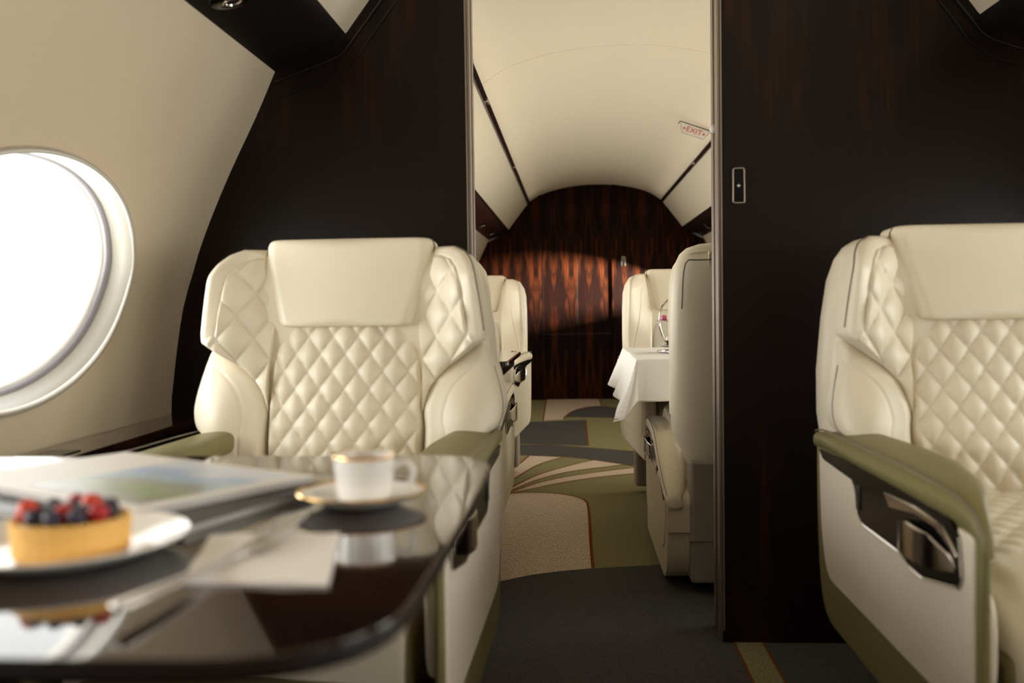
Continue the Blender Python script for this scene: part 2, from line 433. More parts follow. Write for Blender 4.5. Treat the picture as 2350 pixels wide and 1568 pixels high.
# ---- floor: one carpet mesh with inlaid pattern
def make_floor():
    V = []; F = []; FM = []
    def poly(pts, z, mi):
        b = len(V); V.extend([(x, y, z) for x, y in pts]); F.append(tuple(range(b, b + len(pts)))); FM.append(mi)
    def ribbon(pts, w, z, mi):
        P = cr_curve(pts, max(2, 8 * (len(pts) - 1) + 1)); T = np.gradient(P, axis=0); T /= np.linalg.norm(T, axis=1)[:, None]
        N = np.stack([-T[:, 1], T[:, 0]], 1) * w / 2; b = len(V)
        for p, n in zip(P, N): V.append((*(p + n), z)); V.append((*(p - n), z))
        for i in range(len(P) - 1): F.append((b + 2 * i, b + 2 * i + 1, b + 2 * i + 3, b + 2 * i + 2)); FM.append(mi)
    GREY, BEI, OLI, RUST = 0, 1, 2, 3
    x0, x1 = -1.03, 1.46
    fl = [(x0, 2.62), (-.45, 2.83), (-.234, 2.963), (-.141, 3.038), (-.044, 3.087), (.055, 3.121), (.273, 3.169), (x1, 3.30)]
    poly([(x0, YF), (x1, YF)] + fl[::-1], 0, GREY)
    poly(fl + [(x1, YR + .05), (x0, YR + .05)], 0, OLI)
    rust = [(.057, 3.121), (.057, 3.471), (.059, 3.979), (.052, 4.182), (.015, 4.285), (-.058, 4.362), (-.162, 4.395), (-.272, 4.373), (-.5, 4.24), (x0, 3.95)]
    rc = cr_curve(rust, 60)
    poly(fl[:5] + [tuple(p) for p in rc], .0006, BEI)
    a = [(-.285, 4.375), (-.166, 4.513), (-.092, 4.60), (.065, 4.745), (.27, 4.871), (.7, 5.05)]
    b = [(-.285, 4.39), (-.17, 4.628), (-.015, 4.82), (.263, 5.036), (.7, 5.3)]
    c = [(-.288, 4.43), (-.173, 4.717), (-.015, 4.952), (.261, 5.163)]
    d = [(-.290, 4.50), (-.178, 4.848), (-.015, 5.149), (.109, 5.325)]
    e = [(-.296, 4.70), (-.188, 5.153), (-.061, 5.425)]
    f = [(-.305, 5.05), (-.245, 5.48)]
    g = [(x0, 5.58), (-.303, 5.503), (-.015, 5.421), (.269, 5.157), (.8, 4.6)]
    h = [(x0, 5.98), (-.284, 5.913), (-.135, 5.90), (.269, 5.674), (.8, 5.3)]
    C = lambda p, n=30: [tuple(q) for q in cr_curve(p, n)]
    poly(C(a) + C(b)[::-1], .0006, BEI); poly(C(c) + C(d)[::-1], .0006, BEI); poly(C(e) + C(f)[::-1], .0006, BEI)
    poly(C(g) + C(h)[::-1], .0009, GREY)
    poly([(x0, 6.9), (-.321, 7.091), (.091, 7.19), (.087, 5.86), (-.284, 5.955), (x0, 6.02)], .0006, GREY)
    tb = [(-.233, 8.82), (.231, 8.82), (.235, 8.209), (.035, 7.985), (-.049, 7.505), (-.067, 7.394), (-.066, 7.231), (-.216, 7.167)]
    poly(tb, .0006, BEI)
    lens = C([(-.061, 7.393), (-.02, 7.70), (.035, 7.921), (.12, 8.11), (.214, 8.17), (.30, 8.08), (.42, 7.85)]) + [(.42, 7.30)]
    poly(lens, .0009, GREY)
    poly([(.387, YF), (.456, YF), (.456, YB0 + .02), (.387, YB0 + .02)], .0006, OLI)
    for r in (rust, a, b, c, d, e, f, g): ribbon(r, .011, .0013, RUST)
    ribbon(h, .014, .0013, RUST); ribbon([(.091, 7.19), (.089, 6.5), (.087, 5.86)], .010, .0013, RUST)
    ribbon([(-.233, 8.8), (-.216, 7.167)], .010, .0013, RUST); ribbon([(.231, 8.8), (.235, 8.209)], .010, .0013, RUST)
    ribbon([(-.061, 7.393), (.42, 7.30)], .012, .0013, RUST); ribbon([(-.066, 7.39), (-.066, 7.231)], .010, .0013, RUST)
    ribbon([(-.061, 7.393), (-.02, 7.70), (.035, 7.921), (.12, 8.11), (.214, 8.17), (.30, 8.08), (.42, 7.85)], .012, .0013, RUST)
    ribbon([(.387, YF), (.387, YB0)], .006, .0013, RUST); ribbon([(.456, YF), (.456, YB0)], .006, .0013, RUST)
    bb = len(V); V.extend([(x0 - .1, YF, -.03), (x1 + .1, YF, -.03), (x1 + .1, YR + .2, -.03), (x0 - .1, YR + .2, -.03)]); F.append((bb, bb + 1, bb + 2, bb + 3)); FM.append(0)
    o = mesh_obj('floor', V, F, None, recalc=False, mats=[M['c_grey'], M['c_beige'], M['c_olive'], M['c_rust']], fmat=FM)
    bm = bmesh.new(); bm.from_mesh(o.data)
    for fc in bm.faces:
        if fc.normal.z < 0: fc.normal_flip()
    bm.to_mesh(o.data); bm.free()
    return tag(o, kind='structure')
make_floor()

# ---- side walls with oval windows
for s, nm in ((-1, 'wall_left'), (1, 'wall_right')):
    P = WALL.copy(); P[:, 0] *= s
    o = extrude_profile(nm, P, YF, YR + .1, M['wall'], t=.012, inward=1 if s > 0 else -1)
    ys = (LEFT_W + REAR_L) if s < 0 else (RIGHT_W + REAR_R)
    cut_windows(o, s, ys); tag(o, kind='structure')
    for i, yc in enumerate(ys): window(i + 1 + (0 if s < 0 else 20), s, yc)

# ---- ceiling, upper side panels, dark ceiling strips
def ceiling_part(name, prof, y0, y1, mat): return tag(extrude_profile(name, prof, y0, y1, mat, t=-.02), kind='structure')
ceiling_part('ceiling', CEIL, YF, 4.108, M['ceiling'])
ceiling_part('ceiling', CEIL, 4.112, YR + .1, M['ceiling'])
UP = [(.586, 1.722), (.64, 1.655), (.70, 1.578), (.752, 1.508), (.77, 1.49)]
ti = 1
for s, nm in ((-1, 'left'), (1, 'right')):
    for (y0, y1) in ((YF, 4.47), (4.473, YR + .1)):
        P = np.array(UP) * [s, 1]
        tag(extrude_profile('wall_upper_%s' % nm, P, y0, y1, M['ceiling'], t=.015, inward=-1 if s > 0 else 1), kind='structure')
    # strip
    P = [(s * .569, 1.728), (s * .560, 1.722), (s * .578, 1.712), (s * .60, 1.725), (s * .60, 1.752), (s * .575, 1.752)]
    o = slab('trim_%d' % ti, [(XC + a, b) for a, b in P], M['wood'], None, YF, YR + .05, bev=.002, axis='y'); tag(o, kind='structure'); ti += 1
    for yy in (4.35, 6.4):
        c = (XC + s * .569, yy, 1.718)
        box('strip_light', (c[0] - .008, yy - .04, 1.712), (c[0] + .006, yy + .04, 1.722), M['chrome'], o, .003)

# ---- passenger service panels (dark lacquer valance over the side walls)
def service_panel(s, y0, y1, label, vents):
    A = [(.775, 1.52), (.757, 1.508), (.757, 1.496), (.763, 1.482), (.776, 1.470), (.80, 1.460), (.86, 1.440), (.94, 1.4135), (.955, 1.42), (.955, 1.46), (.86, 1.53)]
    root = thing('service_panel', label, 'overhead panel', (XC + s * .85, (y0 + y1) / 2, 1.42), group='overhead service panels')
    pts = [(s * (a - .85), b - 1.42) for a, b in A]
    slab('valance', pts, M['lacquer'], root, y0 - (y0 + y1) / 2, y1 - (y0 + y1) / 2, bev=0, axis='y')
    n = Vector((-s * .32, 0, -1)).normalized()
    for dy, kind in vents:
        p = Vector((s * (.865 - .85), dy - (y0 + y1) / 2, 1.4375 - 1.42))
        q = n.to_track_quat('Z', 'Y')
        if kind == 'vent':
            v = lathe('air_vent', [(0, .004), (.012, .004), (.016, .008), (.021, .009), (.024, .006), (.045, .003), (.048, -.004)], M['black_gloss'], root)
            v.location = p; v.rotation_euler = q.to_euler()
            r = lathe('vent_ring', [(.0145, .0065), (.016, .0095), (.0195, .0105), (.022, .008)], M['chrome'], v)
        else:
            v = lathe('reading_light', [(0, .002), (.014, .003), (.018, .006), (.022, .004), (.024, -.004)], M['black_gloss'], root)
            v.location = p; v.rotation_euler = q.to_euler()
    return root
service_panel(-1, YF, YB0 + .01, 'dark lacquer overhead panel above the large oval window', [(1.925, 'vent'), (.9, 'vent')])
service_panel(-1, YB1 - .01, YR, 'dark overhead panel with vents on the left of the rear cabin', [(5.02, 'vent'), (6.2, 'light'), (7.40, 'vent'), (8.25, 'vent')])
service_panel(1, YF, YB0 + .01, 'dark overhead panel in the top right corner over the right seat', [(1.2, 'vent')])
service_panel(1, YB1 - .01, YR, 'dark overhead panel on the right of the rear cabin', [(6.35, 'light'), (7.95, 'vent')])

# ---- bulkhead dividing the cabins
def half_profile(s):
    """outer edge of the section on side s from floor to roof centre, as (X,z)"""
    P = [(s * p[0], p[1]) for p in WALL if p[1] < 1.41]
    P += [(s * .95, 1.42), (s * .80, 1.46), (s * .77, 1.49), (s * .67, 1.62), (s * .58, 1.735)]
    P += [(s * abs(p[0]), p[1]) for p in CEIL if p[0] * s > 0 and True][::(1 if s < 0 else -1)]
    return [(XC + a + s * .004, b + .004) for a, b in P]
XL, XR = -.249, .361
DH = 1.74
def ceil_at(x): return float(np.interp(x - XC, CEIL[:, 0], CEIL[:, 1]))
def bulk(s, xe, name):
    P = [p for p in half_profile(s) if (p[0] < xe if s < 0 else p[0] > xe)]
    P = [(P[0][0], 0.0)] + [p for p in P if p[1] > 0.0]
    pts = P + [(xe, ceil_at(xe) + .004), (xe, 0.0)]
    o = slab(name, pts, M['wood'], None, YB0, YB1, bev=0, axis='y'); return tag(o, kind='structure')
bl = bulk(-1, XL, 'wall_divider_left'); br = bulk(1, XR, 'wall_divider_right')
hx = np.linspace(XL, XR, 12)
o = slab('wall_divider_header', [(XL, DH)] + [(x, ceil_at(x) + .004) for x in hx] + [(XR, DH)], M['wood'], None, YB0, YB1, bev=0, axis='y'); tag(o, kind='structure')
def jamb(s, xe, par):
    bm = bmesh.new()
    for y0, y1, px in ((YB0 + .004, YB0 + .045, .006), (YB1 - .042, YB1 - .006, .004), (YB1 - .052, YB1 - .045, .001)):
        a, b = (xe, xe - s * px); box_bm(bm, (min(a, b), y0, 0.002), (max(a, b), y1, DH))
    o = bm_obj('trim_%d' % (5 if s < 0 else 6), bm, M['bronze']); bevel(o, .0015, 2); tag(o, kind='structure')
    box('trim_%d' % (7 if s < 0 else 8), (min(xe, xe + s * .004), YB0 - .0025, 0.03), (max(xe, xe + s * .004), YB0 + .004, DH), M['bronze']).__setitem__('kind', 'structure')
jamb(-1, XL, bl); jamb(1, XR, br)
ball('door_bumper', .011, M['white_plastic'], br, (XR - .004, 2.515, 1.263), 3)
# moulding that follows the valance corner on the bulkhead face
for s in (-1, 1):
    pts = [(XC + s * a, YB0 - .006, b) for a, b in ((.935, 1.388), (.86, 1.416), (.80, 1.436), (.765, 1.455), (.74, 1.485), (.69, 1.55), (.64, 1.615), (.60, 1.665), (.56, 1.715))]
    o = tube('trim_%d' % (9 if s < 0 else 10), pts, .003, M['lacquer'], None, 8); tag(o, kind='structure')
    pts = [(XC + s * a, YB0 - .004, b) for a, b in ((.925, 1.352), (.84, 1.383), (.78, 1.405), (.735, 1.437), (.705, 1.478), (.655, 1.545), (.605, 1.61), (.565, 1.66), (.53, 1.70))]
    o = tube('trim_%d' % (11 if s < 0 else 12), pts,   .0014, M['lacquer'], None, 8); tag(o, kind='structure')

# ---- rear wall: two fixed leaves and a recessed door
def rear_pts(x0, x1):
    F = [(XC + s * 0 + a, b) for a, b in []]
    full = half_profile(-1) + half_profile(1)[::-1]
    top = sorted({(round(x, 4), round(z, 4)) for x, z in full if z > .60})
    xs = np.array([p[0] for p in top]); zs = np.array([p[1] for p in top])
    X = np.unique(np.r_[np.linspace(x0, x1, 40), [x for x in xs if x0 < x < x1]])
    Z = np.interp(X, xs, zs)
    return [(x0, 0.0)] + list(zip(X, Z)) + [(x1, 0.0)]
xl, xr = XC - 1.22, XC + 1.22
o = slab('wall_rear', rear_pts(xl, -.252), M['wood_rear'], None, 8.755, 8.93, bev=0, axis='y'); tag(o, kind='structure')
o2 = slab('wall_rear', rear_pts(.357, xr), M['wood_rear'], None, 8.765, 8.93, bev=0, axis='y'); tag(o2, kind='structure')
d = slab('door_1', rear_pts(-.248, .353), M['wood_rear'], None, 8.80, 8.93, bev=0, axis='y'); tag(d, kind='structure')
box('door_seam', (-.248, 8.7975, .576), (.353, 8.8015, .581), M['dark'], d)
box('door_seam', (.050, 8.7985, .66), (.0525, 8.8015, 1.25), M['dark'], d)
box('door_edge_trim', (-.2535, 8.752, .0), (-.2475, 8.80, 1.36), M['wood'], d)
l = box('door_latch', (.437, 8.757, 1.165), (.475, 8.767, 1.252), M['chrome'], o2, .004)
o = box('wall_rear', (XC - 1.5, 8.935, -.05), (XC + 1.5, 8.96, 2.1), M['dark']); tag(o, kind='structure')  # unseen backing plate, added to stop outside light leaking through the panel gaps
o = box('wall_front', (XC - 1.5, YF - .10, -.05), (XC + 1.5, YF - .065, 2.1), M['dark']); tag(o, kind='structure')  # unseen backing plate added behind the front end to keep outside light out
# front end of the cabin behind the camera
o = slab('wall_front', rear_pts(xl, xr), M['wall'], None, YF - .06, YF, bev=0, axis='y'); tag(o, kind='structure')

# ---- side ledges
def ledge(s, y0, y1, label):
    xo, xi = XC + s * 1.212, XC + s * 1.10
    root = thing('side_ledge', label, 'ledge', ((xo + xi) / 2, (y0 + y1) / 2, 0), group='side ledges under the windows')
    cx, cy = (xo + xi) / 2, (y0 + y1) / 2; a, b = sorted((xo - cx, xi - cx))
    box('ledge_top', (a, y0 - cy, .552), (b, y1 - cy, .574), M['table_wood'], root, .004)
    box('ledge_front', (a if s > 0 else b - .025, y0 - cy, .0), (a + .025 if s > 0 else b, y1 - cy, .551), M['wood'], root)
    box('ledge_inlay', (a + .03, 1.70 - cy, .5738) if s < 0 else (a + .03, -cy, .5738), (b - .02, 1.78 - cy, .576) if s < 0 else (b - .02, .1 - cy, .576), M['black_gloss'], root, .001)
ledge(-1, YF + .01, YB0 - .002, 'dark glossy wooden ledge running under the large oval window')
ledge(1, YF + .01, YB0 - .002, 'dark wooden ledge behind the right front seat along the right wall')

# ------------------------------------------------------------------ seats
OUT_WL = [(.150, .634), (.166, .682), (.196, .716), (.236, .745), (.266, .765)]
def make_seat(style, label, arm_dz=0.0, top=.97, arm_t=.012, arm_low=.25, tall=0.0, drop=0.0, slim=0.0):
    front = style == 'front'
    LT = M['leather'] if front else M['leather_rear']
    OL = M['olive'] if front else M['leather_rear']
    root = thing('armchair', label, 'armchair', group='cream leather cabin seats')
    k = (top - .6) / .37
    def up(z): return .6 + (z - .6) * k if z > .6 else z
    def upl(P): return [(x, up(z)) for x, z in P]
    yc = lambda x, z: .27 + .25 * (z - .5) + 0 * x
    # back shell
    rings = []
    SHF = ((.22, .20, .30, .40), (.26, .225, .28, .43), (.40, .255, .29, .45), (.55, .280, .31, .47), (.62, .288, .315, .478), (.70, .287, .32, .485), (.80, .277, .325, .49), (.87, .266, .33, .49), (.91, .254, .34, .487), (.932, .238, .352, .48), (.945, .212, .37, .468), (.950, .16, .39, .45))
    SHR = ((.35, .205, .33, .44), (.37, .225, .30, .46), (.40, .236, .29, .47), (.455, .266, .29, .475), (.55, .271, .30, .48), (.70, .272, .315, .488), (.80, .271, .325, .49), (.87, .267, .335, .49), (.905, .258, .34, .487), (.925, .244, .352, .482), (.938, .224, .362, .475), (.947, .19, .375, .465), (.950, .15, .39, .45))
    for z, w, y0, y1 in (SHF if front else SHR):
        z += tall * float(sstep(.86, .95, z))
        e = superell(40, w, (y1 - y0) / 2, (4.6 if z < .9 else 3.4) if front else 2.9)
        rings.append([(a, (y0 + y1) / 2 + b, up(z)) for a, b in e])
    sh = loft('back_shell', rings, LT, root)
    if not front:
        tube('back_seam', [(-.245, .482, up(.80)), (-.235, .492, up(.915)), (-.19, .492, up(.925)), (.19, .492, up(.925)), (.235, .492, up(.915)), (.245, .482, up(.80))], .0022, M['piping'], sh, 6)
        box('lower_back_cover', (-.222, .36, .03), (.222, .452, .385), M['base_grey'], root, .012); box('lower_back_seam', (-.2225, .44, .15), (.2225, .4535, .154), M['piping'], root)
    # centre cushion
    cw = [(.144, .462), (.150, .56), (.152, .64), (.149, .71), (.143, .76), (.134, .805)]
    msk = lambda dl, dr, db, dt, s, t: sstep(.0, .010, np.minimum(dl, dr)) * sstep(.0, .010, dt)
    bulge = lambda x, z: yc(x, z) - .018 * (1 - (x / .16) ** 2)
    if front:
        sheet('back_cushion', upl([(-a, b) for a, b in cw]), upl(cw), bulge, LT, root, 100, 112, R=.012, skirt=.06, quilt=(.0487, .0675, .0105, msk))
    else:
        sheet('back_cushion', upl([(-a, b) for a, b in cw]), upl(cw), bulge, M['fabric'], root, 60, 70, R=.012, skirt=.06, quilt=(.17, .21, .004, msk))
    # headrest
    hw = [(.112, .794), (.128, .799), (.134, .812), (.149, .865), (.162, .92), (.166, .95), (.160, .964), (.146, .968)]
    hy = lambda x, z: yc(x, z) - .034 - .012 * (1 - (x / .17) ** 2) + .0 * z
    hq = None if front else (.20, .23, .003, lambda dl, dr, db, dt, s, t: sstep(.01, .03, np.minimum(dl, dr)))
    hr = sheet('headrest', upl([(-a, b) for a, b in hw]), upl(hw), hy, LT, root, 64, 56, R=.022, skirt=.075, quilt=hq)
    for sx in (-1, 1):
        tube('piping', [(sx * (a + .0015), float(hy(a, up(b))) + .026, up(b)) for a, b in hw[1:-1]], .0016, M['piping'], hr, 6)
    # wings and bolsters
    for sx in (-1, 1):
        inner = [(.150, .634), (.153, .67), (.151, .73), (.143, .785), (.141, .815), (.156, .865), (.168, .92), (.169, .946)] if front else [(.152, .50), (.155, .60), (.151, .73), (.143, .785), (.141, .815), (.156, .865), (.168, .92), (.169, .946)]
        outer = [(.152, .632), (.168, .678), (.198, .713), (.238, .743), (.262, .760), (.272, .768), (.2725, .785), (.268, .82), (.262, .86), (.256, .893), (.247, .918), (.232, .937), (.208, .949), (.172, .949)] if front else [(.262, .50), (.264, .60), (.265, .70), (.264, .80), (.260, .87), (.252, .915), (.236, .938), (.21, .948), (.172, .950)]
        def wy(x, z):
            base = yc(x, z); f = sstep(.135, .262, np.abs(x)); amt = sstep(up(.63), up(.77), z) * (1 - .55 * sstep(up(.885), up(.955), z))
            return base - .012 - f * amt * np.maximum(base - .278, 0) * 1.0
        if front:
            q = (.060, .086, .0115, lambda dl, dr, db, dt, s, t: sstep(.0, .007, dr - .029 * sstep(.752, .79, t)) * sstep(.0, .006, dl))
            groove = lambda s, t, y, dl, dr, db, dt: (s, t, y + .0025 * np.exp(-((dr - .030) / .0025) ** 2) * sstep(.76, .79, t))
        else:
            q = None; groove = lambda s, t, y, dl, dr, db, dt: (s, t, y + .003 * np.exp(-((dr - (.016 + .044 * sstep(.55, .85, t))) / .0022) ** 2))
        wg = sheet('wing', upl(inner), upl(outer), wy, LT, root, 84, 110, R=.014, skirt=.11, quilt=q, post=groove, smooth=False, mirror=sx < 0, edges='rt' if front else 'lrbt')
        if front:
            pp = [o_ for o_ in outer if o_[1] > .768]
            tube('piping', [(sx * (a + .001), float(wy(a, up(b))) + .017, up(b)) for a, b in pp[:-1]], .0014, M['piping'], wg, 6)
        if not front: continue
        bi = [(.153, .48), (.156, .56), (.156, .605), (.153, .636), (.168, .683), (.199, .718), (.238, .747), (.262, .763)]
        bo = [(.255, .48), (.262, .56), (.276, .588), (.295, .603), (.303, .632), (.299, .668), (.286, .715), (.271, .756)]
        bo = [(x_ - slim * float(sstep(.56, .62, z_) * (1 - sstep(.70, .76, z_))), z_) for x_, z_ in bo]
        by = lambda x, z: yc(x, z) - .012 - .030 * np.exp(-((x - .235) / .05) ** 2 - ((z - .62) / .09) ** 2) + .01 * sstep(.26, .30, x)
        bg = lambda s, t, y, dl, dr, db, dt: (s, t, y + .0022 * np.exp(-((dl - .042 - .05 * np.clip((.62 - t), 0, 1)) / .0022) ** 2) * sstep(.76, .72, t))
        bs = sheet('side_bolster', bi if front else upl(bi), bo if front else upl(bo), by, LT, root, 56, 64, R=.018, skirt=.12, post=bg, mirror=sx < 0)
        if front:
            tube('piping', [(sx * a, float(by(a, b)) + .022, b) for a, b in bo[2:-1]], .0014, M['piping'], bs, 6)
    # seat cushion + base
    msk2 = lambda dl, dr, db, dt, s, t: sstep(.02, .04, np.minimum(dl, dr)) * sstep(-.17, -.14, t)
    zt = lambda x, y: -.498 + .012 * (x / .235) ** 2 + .03 * sstep(-.22, -.33, y)
    sheet('seat_cushion', [(-.232, -.325), (-.236, -.1), (-.236, .30)], [(.232, -.325), (.236, -.1), (.236, .30)], zt, LT, root, 90, 110, R=.035, skirt=.085, plane='top', quilt=(.0487, .0675, .006, msk2) if front else None)
    box('seat_base', (-.238, -.302, .235), (.238, .34, .405), OL, root, .015)
    box('pedestal', (-.19, -.16, .0), (.19, .30, .25), M['dark'] if front else M['base_grey'], root, .02)
    # arms
    dz = arm_dz
    dr_ = lambda a: drop * float(sstep(.0, .47, a))
    Z = lambda P: [(a, b + dz - dr_(a) * float(sstep(.36, .50, b))) for a, b in P]
    for sx in (-1, 1):
        ol = roundpoly([(-.336, arm_low), (-.336, .592), (.0, .592), (.1, .592), (.2, .592), (.3, .592), (.44, .592), (.438, .43), (.405, arm_low)], [.03, .05, 0, 0, 0, 0, .03, .10, .16])
        arm = slab('armrest', Z(ol), OL, root, .285 - arm_t, .285, bev=.012, seg=4, mirror=sx)
        secs = [(.452, .287, .258, .574, .012), (.44, .291, .247, .580, .018), (.38, .294, .225, .587, .021), (.25, .297, .203, .589, .023), (.10, .298, .194, .590, .024), (-.05, .298, .197, .591, .024), (-.18, .297, .220, .590, .023), (-.25, .294, .242, .589, .021), (-.30, .291, .262, .584, .018), (-.325, .289, .269, .574, .014), (-.338, .287, .272, .560, .010), (-.343, .286, .274, .55, .004)]
        if not front: secs = [(a, b, min(max(c, .215), .245), d_, e) for a, b, c, d_, e in secs]
        rings = []
        for y, xo, xi, zc, hh in secs:
            e = superell(28, (xo - xi) / 2, hh, 2.6)
            rings.append([(sx * ((xo + xi) / 2 + a), y, zc + dz - dr_(y) + b + (.006 * (-a / .05) if b > 0 else 0)) for a, b in e])
        cap = loft('armrest_pad', rings, OL, arm, ang=70)
        tube('pad_seam', [(sx * (xo - .004), y, zc + dz - dr_(y) + hh * .86) for y, xo, xi, zc, hh in secs[1:-1]], .0012, M['piping'], arm, 6)
        wp = roundpoly([(-.319, arm_low + .088), (-.319, .566), (.405, .566), (.392, .42), (.352, arm_low + .085)], [.055, .012, .012, .10, .07])
        slab('side_panel', Z(wp), M['panel'] if front else LT, arm, .280, .289, bev=.004, mirror=sx)
        rec = [(.395, .567), (.365, .552), (.165, .546), (.152, .527), (.140, .500), (.112, .486), (-.062, .486), (-.112, .476), (-.158, .474), (-.284, .496), (-.294, .51), (-.283, .560), (-.25, .574), (-.158, .577), (.02, .575), (.165, .573)]
        cp = slab('control_panel', Z(roundpoly(rec, .008, 3)), M['black_gloss'], arm, .286, .2915, bev=.0015, seg=2, mirror=sx)
        tube('chrome_bezel', [(sx * .2915, a, b) for a, b in Z(roundpoly(rec, .008, 3))][8:-18], .0016, M['chrome'], arm, 6, smooth=False)
        zl = np.array([(-.274, .512), (-.225, .500), (-.171, .495), (-.092, .491), (-.052, .508)]); zu = np.array([(-.274, .516), (-.262, .531), (-.215, .546), (-.139, .547), (-.052, .532)])
        V = []; F = []; ny, nz = 40, 12
        for a in np.linspace(-.273, -.053, ny):
            lo_, hi_ = np.interp(a, zl[:, 0], zl[:, 1]), np.interp(a, zu[:, 0], zu[:, 1]); kk = (a + .163) / .11
            for b in np.linspace(lo_, max(hi_, lo_ + .002), nz): V.append((sx * (.2905 + .016 * (1 - kk * kk)), a, b + dz))
        for i in range(ny - 1):
            for j in range(nz - 1): F.append((i * nz + j, i * nz + j + 1, (i + 1) * nz + j + 1, (i + 1) * nz + j))
        pc = mesh_obj('cup_pocket', V, F, M['chrome'], arm, ang=80)
        sm = pc.modifiers.new('solid', 'SOLIDIFY'); sm.thickness = .002; sm.offset = 0
        ar = [(.0, .560), (-.139, .566), (-.235, .561), (-.284, .535), (-.276, .522), (-.262, .538), (-.215, .553), (-.139, .554), (-.03, .541)]
        slab('pocket_cover', Z(ar), M['chrome'], arm, .287, .2945, bev=.002, mirror=sx)
        if front:
            slab('inner_panel', Z(roundpoly([(-.318, .345), (-.318, .50), (.28, .53), (.28, .345)], [.07, .05, .02, .02])), M['panel'], arm, .258, .2735, bev=.005, mirror=sx)
            box('latch_button', (sx * .2895 if sx > 0 else -.2945, .125, .505 + dz), (.2945 if sx > 0 else sx * .2895, .142, .545 + dz), M['dark'], arm, .002)
    return root

def place(o, x, y, rz, label):
    o.location = (x, y, 0); o.rotation_euler = (0, 0, rz); o['label'] = label; return o
fl = make_seat('front', 'x', arm_dz=-.013, arm_low=.215)
fr = make_seat('front', 'x', arm_dz=-.013, slim=.016)
place(fl, -.445, 1.585, math.radians(-1.4), 'large quilted cream armchair with olive armrests behind the coffee table on the left')
place(fr, .752, 1.50, 0, 'quilted cream armchair with olive armrests on the right, cut by the right edge')
lf = make_seat('rear', 'x', top=.985, arm_t=.05)
rf = copy_tree(lf); ln = make_seat('rear', 'x', top=.985, arm_t=.05, arm_dz=-.035, drop=.05)
place(lf, -.520, 4.55, math.radians(-4), 'smooth cream seat facing us in the rear cabin behind the small dark glossy table')
place(rf, .52, 4.02, math.radians(4), 'smooth cream seat facing us behind the table with the white cloth')
place(ln, -.49, 3.09, PI, 'cream seat behind the dividing wall, only its sloping left armrest showing past the front chair')
rn = make_seat('rear', 'x', arm_dz=-.175, top=1.0, arm_t=.085, arm_low=.19, tall=.022, drop=.14)
place(rn, .552, 3.29, PI, 'cream seat with its tall plain back to us just beyond the doorway on the right')

# ------------------------------------------------------------------ front table and what lies on it
TZ = .653
TK = .835                 # scale of the table setting
BEFORE = set(bpy.data.objects)
def front_table():
    x0, x1, y0, y1 = -.99, -.112 * TK, .583 * TK, 1.413 * TK
    root = thing('dining_table', 'dark glossy fold-out table with rounded corners in the foreground left', 'table', (-.55, .84, 0))
    pts = roundpoly([(x0, y0), (x1 - .008, y0), (x1 + .002, .84), (x1, y1), (x0, y1)], [.01, .11, .25, .092, .01], 10)
    pts = [(a + .55, b - .84) for a, b in pts]
    o = slab('tabletop', pts, M['table_wood'], root, TZ - .0035, TZ, bev=.0012, axis='z', seg=3)
    slab('table_edge', pts, M['wood'], root, TZ - .014, TZ - .0035, bev=.003, axis='z', seg=3)
    box('table_support', (-.33, -.28, TZ - .05), (-.27, .28, TZ - .0145), M['dark'], root, .004)
    box('table_leg', (-.32, -.06, 0), (-.28, .06, TZ - .0505), M['lacquer'], root, .006)
front_table()

def magazine(name, label, p0, ang, w, l, z0, th, cover, printed):
    """p0 = corner nearest the camera; width runs along ang, length along ang+90deg"""
    root = thing(name, label, 'magazine', (p0[0], p0[1], z0), ang)
    n = 14; V = []; F = []
    box('page_block', (.002, .002, .001), (w - .002, l - .002, th - .0012), M['mag_edge'], root, .001)
    box('back_cover', (0, 0, 0), (w, l, .001), cover, root)
    box('front_cover', (0, 0, th - .001), (w, l, th), M['paper'] if printed else cover, root, .0004)
    if printed:
        b = .02; V = [(b, b, th + .0003), (w - .012, b, th + .0003), (w - .012, l * .62, th + .0003), (b, l * .62, th + .0003)]
        mesh_obj('printed_picture', V, [(0, 1, 2, 3)], M['picture'], root)
    return root
magazine('magazine', 'dark covered magazine lying underneath the magazine with the landscape picture', (-.365, .904), math.atan2(.941, .338), .257, .30, TZ + .0002, .009, M['mag_dark'], False)
magazine('magazine', 'magazine with a blue and green landscape picture on its white page, topmost of the two', (-.425, .932), math.atan2(.848, .53), .235, .37, TZ + .0094, .010, M['mag_dark'], True)

def plate(cx, cy):
    root = thing('dessert_plate', 'white china plate with the berry tart on it', 'plate', (cx, cy, TZ))
    lathe('plate_body', [(0, .004), (.06, .004), (.068, .0055), (.085, .012), (.104, .0165), (.1065, .018), (.107, .0165), (.100, .012), (.078, .004), (.07, .0005), (0, .0005)], M['china'], root, n=72)
plate(-.447, .838)

